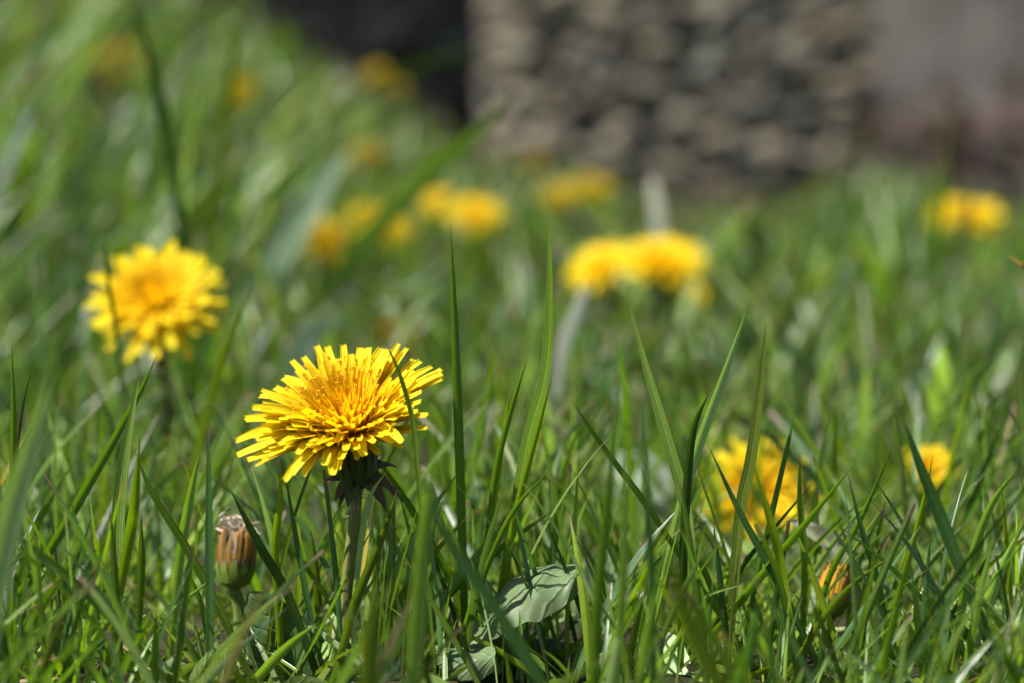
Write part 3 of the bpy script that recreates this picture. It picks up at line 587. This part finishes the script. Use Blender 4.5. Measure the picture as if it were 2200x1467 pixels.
 ([(1080, 102), (900, 140), (720, 240), (600, 340)], 20, 1.35, 'olive', 'thin dark blurred blade arching across the dark recess', 20),
 ([(700, 235), (650, 350), (590, 470), (540, 600)], 34, 1.15, 'mid', 'blurred green blade leaning right left of the whitish leaf', 20),
 ([(218, 470), (232, 600), (248, 700), (262, 830)], 13, .67, 'dark', 'thin dark blade in front of the round left dandelion', 0),
 ([(1062, 735), (1046, 850), (1010, 1010), (990, 1100)], 23, .63, 'mid', 'soft blade just left of the purple-tipped slim blade', 20),
 ([(1326, 720), (1345, 860), (1352, 1010)], 22, .64, 'mid', 'soft blade left of the broad light green one, behind it', 10),
 ([(1172, 835), (1182, 960), (1178, 1080)], 26, .70, 'pale', 'soft pale blade behind the foot of the tallest central blade', 0),
 ([(1262, 610), (1235, 680), (1208, 750), (1195, 850)], 26, .83, 'white', 'blurred blade coloured white as a glint, right of the tallest central blade', 0),  # sun glint put into the blade's white colour
 ([(1180, 640), (1150, 710), (1135, 800)], 32, .86, 'pale', 'pale blurred blade tip left of the white glint-coloured one', 0),  # second glint, painted with the pale tint
 ([(1400, 375), (1410, 440), (1418, 520), (1420, 640)], 26, 1.15, 'white', 'upright blurred blade coloured white as a glint, above the big blurred dandelion', 0),  # white tint paints the highlight on this blade
 ([(1865, 770), (1858, 860), (1856, 960), (1850, 1080)], 38, .74, 'pale', 'pale upright blurred blade on the right, behind the sharp tuft', 0),
 ([(1838, 698), (1800, 760), (1765, 830), (1740, 920)], 34, .80, 'pale', 'pale blurred blade leaning right, above the pale upright one', 0),
 ([(1830, 480), (1870, 560), (1905, 650), (1930, 800)], 36, .95, 'light', 'blurred green blade falling right below the far right dandelion', -10),
 ([(2042, 262), (2028, 400), (2012, 540), (2000, 680)], 19, 1.05, 'mid', 'thin blurred blade standing in front of the far right dandelion', 10),
 ([(2160, 545), (2200, 575), (2260, 640)], 12, .62, 'pink', 'brown blade tip poking in at the right edge', 0),
 ([(130, 140), (160, 260), (182, 390), (190, 520)], 26, 1.1, 'light', 'pale blurred blade left of the dark leaning one at upper left', 0),
 ([(70, 235), (35, 310), (0, 400), (-30, 520)], 16, 1.0, 'white', 'greyish white blurred blade at the left edge above the round dandelion', 0),
 ([(2020, 735), (2022, 800), (2018, 880)], 44, .80, 'pale', 'pale oval blurred blade at right of the pale upright one', 0),
 ([(290, 215), (275, 255), (262, 300)], 40, 1.2, 'white', 'whitish blurred spot of a bent blade beside the dark leaning blade', 0),
]
for e in exec_blades:
    pts, wpx, d, col, lab, ang = e
    far = d > .62
    if far and col in ('white', 'pale', 'light'): wpx = wpx * 1.1
    blade(pts, wpx, d, col, lab, ang, d2=d + (0.01 if not far else 0.03), mat=M_DRY if col == 'white' else None, fold=.35 if not far else .1, profile='round' if far and col == 'white' else 'blade')
# broad leaves
LG = 'broad leaves in the lawn'
blade([(735, 330), (690, 400), (630, 490), (555, 620)], 72, 1.05, (.25, .33, .20), 'broad whitish blurred leaf leaning right on the bank', 10, .1, mat=M_LEAF, name='broad_leaf', cat='leaf', profile='leaf', group=LG, tip=(.3, .35, .22))
blade([(288, 985), (305, 1060), (335, 1150), (365, 1260), (380, 1380)], 78, .66, (.17, .24, .12), 'broad soft leaf rising behind the blades at lower left', 0, .15, mat=M_LEAF, name='broad_leaf', cat='leaf', profile='leaf', group=LG, tip=(.2, .25, .12))
blade([(750, 690), (715, 690), (668, 705), (640, 760)], 62, .85, (.30, .36, .24), 'pale blurred leaf above the left petals of the main dandelion', 20, .1, mat=M_LEAF, name='broad_leaf', cat='leaf', profile='leaf', group=LG, tip=(.3, .35, .22))
blade([(535, 1270), (575, 1320), (615, 1390), (660, 1467)], 150, .560, (.045, .085, .020), 'dark hairy broad leaf low beside the withered head', -25, .25, mat=M_LEAF, name='broad_leaf', cat='leaf', profile='leaf', group=LG, ruffle=.00025, cols=9, tip=(.2, .16, .12))
blade([(128, 1295), (118, 1340), (108, 1390), (100, 1440)], 44, .556, (.13, .17, .07), 'small folded leaf tip standing at lower left', 30, .7, mat=M_LEAF, name='broad_leaf', cat='leaf', profile='leaf', group=LG, ruffle=.0003, cols=7, tip=(.2, .1, .06))
blade([(1300, 1010), (1345, 1020), (1400, 1040), (1440, 1110)], 110, .74, (.26, .30, .22), 'grey green rounded leaf out of focus left of the low dandelion', 10, .1, mat=M_LEAF, name='broad_leaf', cat='leaf', profile='round', group=LG, tip=(.2, .22, .18))
blade([(1300, 1160), (1285, 1230), (1275, 1330), (1270, 1440)], 84, .60, (.20, .28, .11), 'broad light leaf standing just right of the folded leaf', 10, .2, mat=M_LEAF, name='broad_leaf', cat='leaf', profile='leaf', group=LG, tip=(.3, .3, .22), cols=7)
blade([(1690, 1115), (1745, 1140), (1800, 1190), (1830, 1260)], 46, .60, (.20, .21, .12), 'dry curled grey leaf above the orange closed bud', 20, .5, mat=M_DRY, name='dry_leaf', cat='leaf', profile='leaf', group=None, ruffle=.0005, cols=7, tip=(.3, .28, .22))
blade([(172, 1400), (90, 1420), (17, 1462), (-20, 1490)], 12, .535, 'pink', 'reddish dry straw lying in the lower left corner', 0, .2, mat=M_DRY, name='dry_straw', cat='straw', group=None, tip=(.3, .2, .15))
blade([(217, 1422), (190, 1450), (165, 1490)], 9, .54, 'pink', 'short brown dry straw at the bottom left', 0, .2, mat=M_DRY, name='dry_straw', cat='straw', group=None, tip=(.3, .2, .15))
# the folded pale leaf: a ridge with one half turned to the light and the other hanging in front
def folded_leaf():
    d = .556; n = 26
    ridge = catmull([at(1235, 1222, d), at(1200, 1222, d), at(1140, 1226, d), at(1085, 1262, d + .002), at(1030, 1325, d + .003), at(985, 1385, d + .004)], n)
    low = catmull([at(1248, 1262, d - .006), at(1215, 1300, d - .009), at(1160, 1330, d - .011), at(1110, 1345, d - .010), at(1055, 1375, d - .008), at(1010, 1420, d - .006)], n)
    back = catmull([at(1238, 1232, d + .004), at(1200, 1240, d + .010), at(1140, 1250, d + .013), at(1085, 1285, d + .013), at(1030, 1345, d + .012), at(985, 1400, d + .010)], n)
    rs = np.random.RandomState(8); m = 15; u = np.linspace(0, 1, m); G = np.zeros((n, m, 3))
    for j, uu in enumerate(u):
        if uu < .4: t = uu / .4; G[:, j] = back * (1 - t) + ridge * t + np.array([0, 0, .0015]) * math.sin(t * 3.14)
        else: t = (uu - .4) / .6; bulge = np.array([0, -.0028, .0014]) * math.sin(t * 3.14); G[:, j] = ridge * (1 - t) + low * t + bulge
    v = np.linspace(0, 1, n)
    rf = .0007 * np.sin(v * 20)[:, None] * np.sin(u * 9 + 1)[None] + .0005 * np.sin(v * 37 + 2)[:, None] * np.sin(u * 15)[None]
    G += rf[..., None] * np.array([0, -.6, .7])
    root_p = G[-1, 6].copy(); mb = MB(); UV = np.stack(np.broadcast_arrays(u[None], v[:, None]), -1); mb.grid(G, UV, (.092, .135, .050, 1))
    o = mb.build('folded_leaf', M_LEAF, origin=root_p); tag(o, 'pale felted leaf folded over, lying in the grass at bottom centre', 'leaf', LG)
    o.data.materials[0] = M_LEAF
    ridge = catmull([at(1060, 1378, .55), at(1010, 1390, .55), at(965, 1382, .55), at(935, 1385, .551)], n)
    low = catmull([at(1070, 1440, .546), at(1020, 1462, .544), at(975, 1455, .544), at(938, 1425, .546)], n)
    G = np.zeros((n, 9, 3)); u = np.linspace(0, 1, 9)
    for j, t in enumerate(u): G[:, j] = ridge * (1 - t) + low * t + np.array([0, -.002, .001]) * math.sin(t * 3.14)
    G += (.0004 * np.sin(v * 18)[:, None] * np.sin(u * 8)[None])[..., None] * np.array([0, -.6, .7])
    mb = MB(); mb.grid(G, np.stack(np.broadcast_arrays(u[None], v[:, None]), -1), (.095, .14, .052, 1))
    o = mb.build('folded_leaf', M_LEAF, origin=G[0, 4]); tag(o, 'smaller pale crumpled leaf lobe at the bottom, left of the folded leaf', 'leaf', LG)
folded_leaf()

# ------------------------------------------------------------------ the lawn itself
PROT = [(735, 890, 250, 165, .545), (330, 640, 180, 130, .76), (1400, 560, 190, 95, 1.12), (2078, 462, 95, 55, 1.37), (1022, 458, 85, 50, 1.44), (1240, 410, 100, 50, 1.7),
        (510, 1185, 60, 85, .58), (1628, 1052, 110, 75, .70), (1150, 1290, 130, 95, .54), (755, 1150, 40, 160, .55), (1790, 1265, 50, 75, .57), (1000, 1420, 80, 55, .54), (610, 1390, 80, 90, .55), (1998, 1000, 42, 42, .73), (850, 186, 50, 40, 1.9), (700, 512, 60, 40, 1.23), (815, 480, 60, 45, 1.26), (940, 434, 45, 40, 1.44), (520, 195, 40, 45, 1.7), (240, 140, 60, 45, 1.85), (784, 328, 45, 45, 1.7), (1230, 690, 45, 95, .82), (1165, 690, 30, 70, .85), (1405, 440, 35, 75, 1.1), (690, 440, 85, 140, 1.0), (1857, 870, 30, 120, .72),
        (1800, 760, 55, 80, .78), (2020, 800, 35, 75, .78), (715, 705, 75, 55, .83), (1370, 1040, 90, 75, .72), (325, 1110, 60, 150, .63), (1000, 340, 120, 90, .98)]
def envelope(px, y):
    """highest picture row the tips of the ordinary lawn reach at this distance"""
    lim = np.where(y < .5, 1230, np.where(y < .60, 1010, np.where(y < .75, 800, np.where(y < 1.0, 620, 470))))
    crest = np.interp(px, [0, 560, 800, 1000, 1150, 1300, 1450, 1600, 1780, 1900, 2000, 2100, 2300], [-200, 0, 175, 275, 345, 400, 425, 425, 400, 340, 345, 400, 420])
    return np.where(y >= 1.0, crest, np.where(px < 800, lim - np.clip((800 - px) * .35 * sstep(.6, 1.0, y), 0, 300), lim))
def lawn(name, label, y0, y1, dens, Lr, Wr, seed, lean=(0.0, 0.0), tilt=(10, 55), palette=None, rows=7, cols=3, filt=True, xpad=1.25, mat=None, hug=False, xmax=None):
    rs = np.random.RandomState(seed)
    hw = lambda y: .18 * y * xpad + .05
    N = int(dens * (hw(y0) + hw(y1)) * (y1 - y0) * 1e4)
    y = y0 + (y1 - y0) * rs.rand(N); x = (rs.rand(N) * 2 - 1) * hw(y); z = ground(x, y)
    # clumps
    cl = np.sin(x * 53 + np.sin(y * 31) * 2) * np.sin(y * 43 + np.sin(x * 37) * 2); keep = rs.rand(N) < np.clip(.58 + .55 * cl, .04, 1)
    if xmax is not None: keep &= x < xmax - .08 * rs.rand(N)
    x, y, z, cl = x[keep], y[keep], z[keep], cl[keep]; N = len(x)
    L_ = rs.uniform(Lr[0], Lr[1], N) * (1 + .15 * cl); W = rs.uniform(Wr[0], Wr[1], N)
    th = R(1) * (tilt[0] + (tilt[1] - tilt[0]) * rs.rand(N) ** 1.4); az = rs.rand(N) * 6.283
    dx = np.cos(az) * np.sin(th) + lean[0] * np.clip(.3 - x, 0.2, 1.0); dy = np.sin(az) * np.sin(th) + lean[1]; bend = rs.uniform(.05, .75, N) ** 1.3
    if hug: bend = rs.uniform(.3, 1.2, N)
    D0 = nrm(np.stack([dx, dy, np.maximum(np.cos(th), .2)], 1)); hz = nrm(np.stack([dx, dy, np.zeros(N)], 1) + 1e-5)
    v = np.linspace(0, 1, rows)
    P = np.stack([x, y, z - .002], 1)[:, None] + L_[:, None, None] * (v[None, :, None] * D0[:, None] + (bend[:, None] * v[None] ** 2 * .5)[..., None] * (hz * .8 - np.array([0, 0, .45]))[:, None])
    gz = ground(P[..., 0], P[..., 1]); P[..., 2] = np.maximum(P[..., 2], gz + .001 * v[None] - .002)
    if filt:
        qx, qy, qd = proj(P); ok = qy[:, -1] > envelope(qx[:, -1], y) - rs.exponential(28, N) * (y < 1.0) - rs.exponential(14, N) * (y >= 1.0)
        ok &= qd.min(1) > .40
        for (cx, cy, rx, ry, d) in PROT:
            inside = (((qx - cx) / rx) ** 2 + ((qy - cy) / ry) ** 2 < 1) & (qd < d); bad = inside.any(1); ok &= ~(bad & (rs.rand(N) < .93))
        P = P[ok]; W = W[ok]; N = len(P); x = x[ok]; y = y[ok]; cl = cl[ok]
    T = nrm(np.gradient(P, axis=1)); fa = rs.rand(N) * 6.283; f = np.stack([np.cos(fa), np.sin(fa), np.zeros(N)], 1)
    S = nrm(np.cross(T, np.broadcast_to(f[:, None], T.shape))); Nn = np.cross(S, T)
    prof = np.clip(.6 + .55 * v, 0, 1) * np.clip(1 - np.clip((v - .4) / .6, 0, 1) ** 1.8, .03, 1)
    prof = np.repeat(prof[None], N, 0); blunt = rs.rand(N) < .16
    prof[blunt] = np.maximum(prof[blunt], np.where(v < .99, .62, .42)[None])
    if hug: prof = np.repeat(prof[:1] * 0, N, 0) + np.clip(np.sin(np.pi * v ** .8) ** .6, .05, 1)
    u = np.linspace(-1, 1, cols); fold = rs.uniform(.1, .5, N)
    G = P[:, :, None] + S[:, :, None] * (u[None, None, :, None] * (W[:, None] * prof)[:, :, None, None] * .5) + Nn[:, :, None] * ((np.abs(u)[None, None] * fold[:, None, None]) * (W[:, None] * prof)[..., None] * .5)[..., None]
    idx = np.arange(N * rows * cols).reshape(N, rows, cols)
    F = np.stack([idx[:, :-1, :-1], idx[:, :-1, 1:], idx[:, 1:, 1:], idx[:, 1:, :-1]], -1).reshape(-1, 4)
    UV = np.broadcast_to(np.stack(np.broadcast_arrays((u[None] + 1) / 2, v[:, None]), -1)[None], (N, rows, cols, 2)).reshape(-1, 2)
    names, pr = zip(*(palette or [('mid', .38), ('blue', .2), ('yel', .16), ('light', .12), ('dark', .06), ('olive', .05), ('pale', .02), ('straw', .01)]))
    ci = rs.choice(len(names), N, p=np.array(pr) / sum(pr)); c = np.array([PAL[k] for k in names])[ci] * rs.uniform(.65, 1.25, (N, 1))
    tt = np.repeat(c[:, None], rows, 1); ft = np.clip((v - .90) / .10, 0, 1)[None, :, None] * ((rs.rand(N) < .5) | blunt)[:, None, None]; tt = tt * (1 - ft) + np.array(TIP) * ft
    fb = (np.clip(1 - v / .22, 0, 1) * .5)[None, :, None]; tt = tt * (1 - fb) + np.array([.16, .17, .07]) * fb
    TT = np.concatenate([np.repeat(tt[:, :, None], cols, 2), np.ones((N, rows, cols, 1))], -1).reshape(-1, 4)
    o = link_mesh(name, mesh_np(name, G.reshape(-1, 3), F, UV, TT), mat or M_GRASS); tag(o, label, 'grass' if not hug else 'ground cover', kind='stuff')
    print(name, N); return o
BANKPAL = [('mid', .26), ('blue', .22), ('yel', .12), ('light', .14), ('dark', .22), ('olive', .04), ('pale', .04), ('straw', .01)]
lawn('grass', 'short green grass filling the near lawn', .462, .66, 4.6, (.026, .060), (.0010, .0022), 1, lean=(.06, 0), tilt=(3, 36), cols=5, rows=9)
lawn('grass', 'grass just past the sharp zone, slightly soft', .66, .82, 2.4, (.028, .062), (.0012, .0026), 21, lean=(.06, 0), tilt=(4, 40), cols=5, palette=BANKPAL)
lawn('grass', 'soft grass of the lawn just behind the sharp zone', .80, 1.15, 1.2, (.035, .070), (.0018, .0038), 9, lean=(.12, 0), tilt=(5, 45), palette=BANKPAL)
lawn('grass', 'soft blurred grass of the middle lawn and bank foot', 1.15, 1.8, .50, (.045, .090), (.003, .0065), 2, lean=(.35, 0), palette=BANKPAL)
lawn('grass', 'tall tangled grass leaning right on the near bank', .92, 1.5, .85, (.075, .14), (.0016, .0036), 12, lean=(.75, 0), tilt=(5, 30), palette=BANKPAL, xmax=-.02)
lawn('grass', 'far blurred grass running up the bank to the wall', 1.8, 2.96, .28, (.050, .115), (.004, .009), 3, lean=(.40, 0), palette=BANKPAL)
lawn('grass', 'short fine undergrowth of grass at the foot of the near lawn', .50, .84, 3.6, (.010, .026), (.0009, .0019), 31, tilt=(15, 70), palette=[('light', .35), ('mid', .3), ('yel', .2), ('pale', .1), ('blue', .05)])
lawn('ground_cover', 'small pale leaves and clover low between the grass blades', .52, 1.6, .45, (.006, .016), (.003, .0075), 5, tilt=(25, 70), palette=[('light', .5), ('pale', .22), ('yel', .18), ('mid', .1)], rows=6, cols=5, hug=True, mat=M_LEAF)
lawn('dead_thatch', 'dry straw and thatch lying between the grass stems', .48, 1.6, .08, (.015, .035), (.0006, .0012), 6, tilt=(60, 88), palette=[('straw', .6), ('pink', .2), ('white', .2)], mat=M_DRY)
# dark red-brown plant at the foot of the rendered wall
def red_plant():
    rs = np.random.RandomState(77); b = at(2095, 400, 2.80); b[2] = 0
    root = empty('red_leaved_plant', b); tag(root, 'dark reddish brown low plant out of focus at the right wall foot', 'plant')
    lf = MB(); sm = MB()
    for k in range(26):
        a = rs.rand() * 6.283; r = rs.rand() ** .5; tip = b + np.array([math.cos(a) * .13 * r + .02, math.sin(a) * .06 * r, rs.uniform(.05, .13)])
        P = bez(b + (tip - b) * np.array([.3, .3, 0]), (b + tip) / 2 + np.array([0, 0, .02]), tip, 8); tube(sm, P, .0012, (.06, .035, .025, 1), sides=5)
        for j in range(9):
            p = P[rs.randint(2, 8)]; dv = nrm(np.array([rs.normal(), rs.normal(), rs.uniform(-.3, .8)])) * rs.uniform(.016, .03)
            c = np.array([.075, .030, .030]) if rs.rand() < .6 else np.array([.07, .06, .022]); v = np.linspace(0, 1, 7)
            strip(lf, p + dv * v[:, None] - np.array([0, 0, .008]) * (v ** 2)[:, None], .013 * np.sin(np.pi * np.clip(v, .04, .97)), rs.normal(size=3) + np.array([0, 0, 1.5]), (*(c * rs.uniform(.7, 1.2)), 1), cols=5, fold=.2)
    sm.build('stems', M_STEM, root); lf.build('leaves', M_LEAF, root)
red_plant()
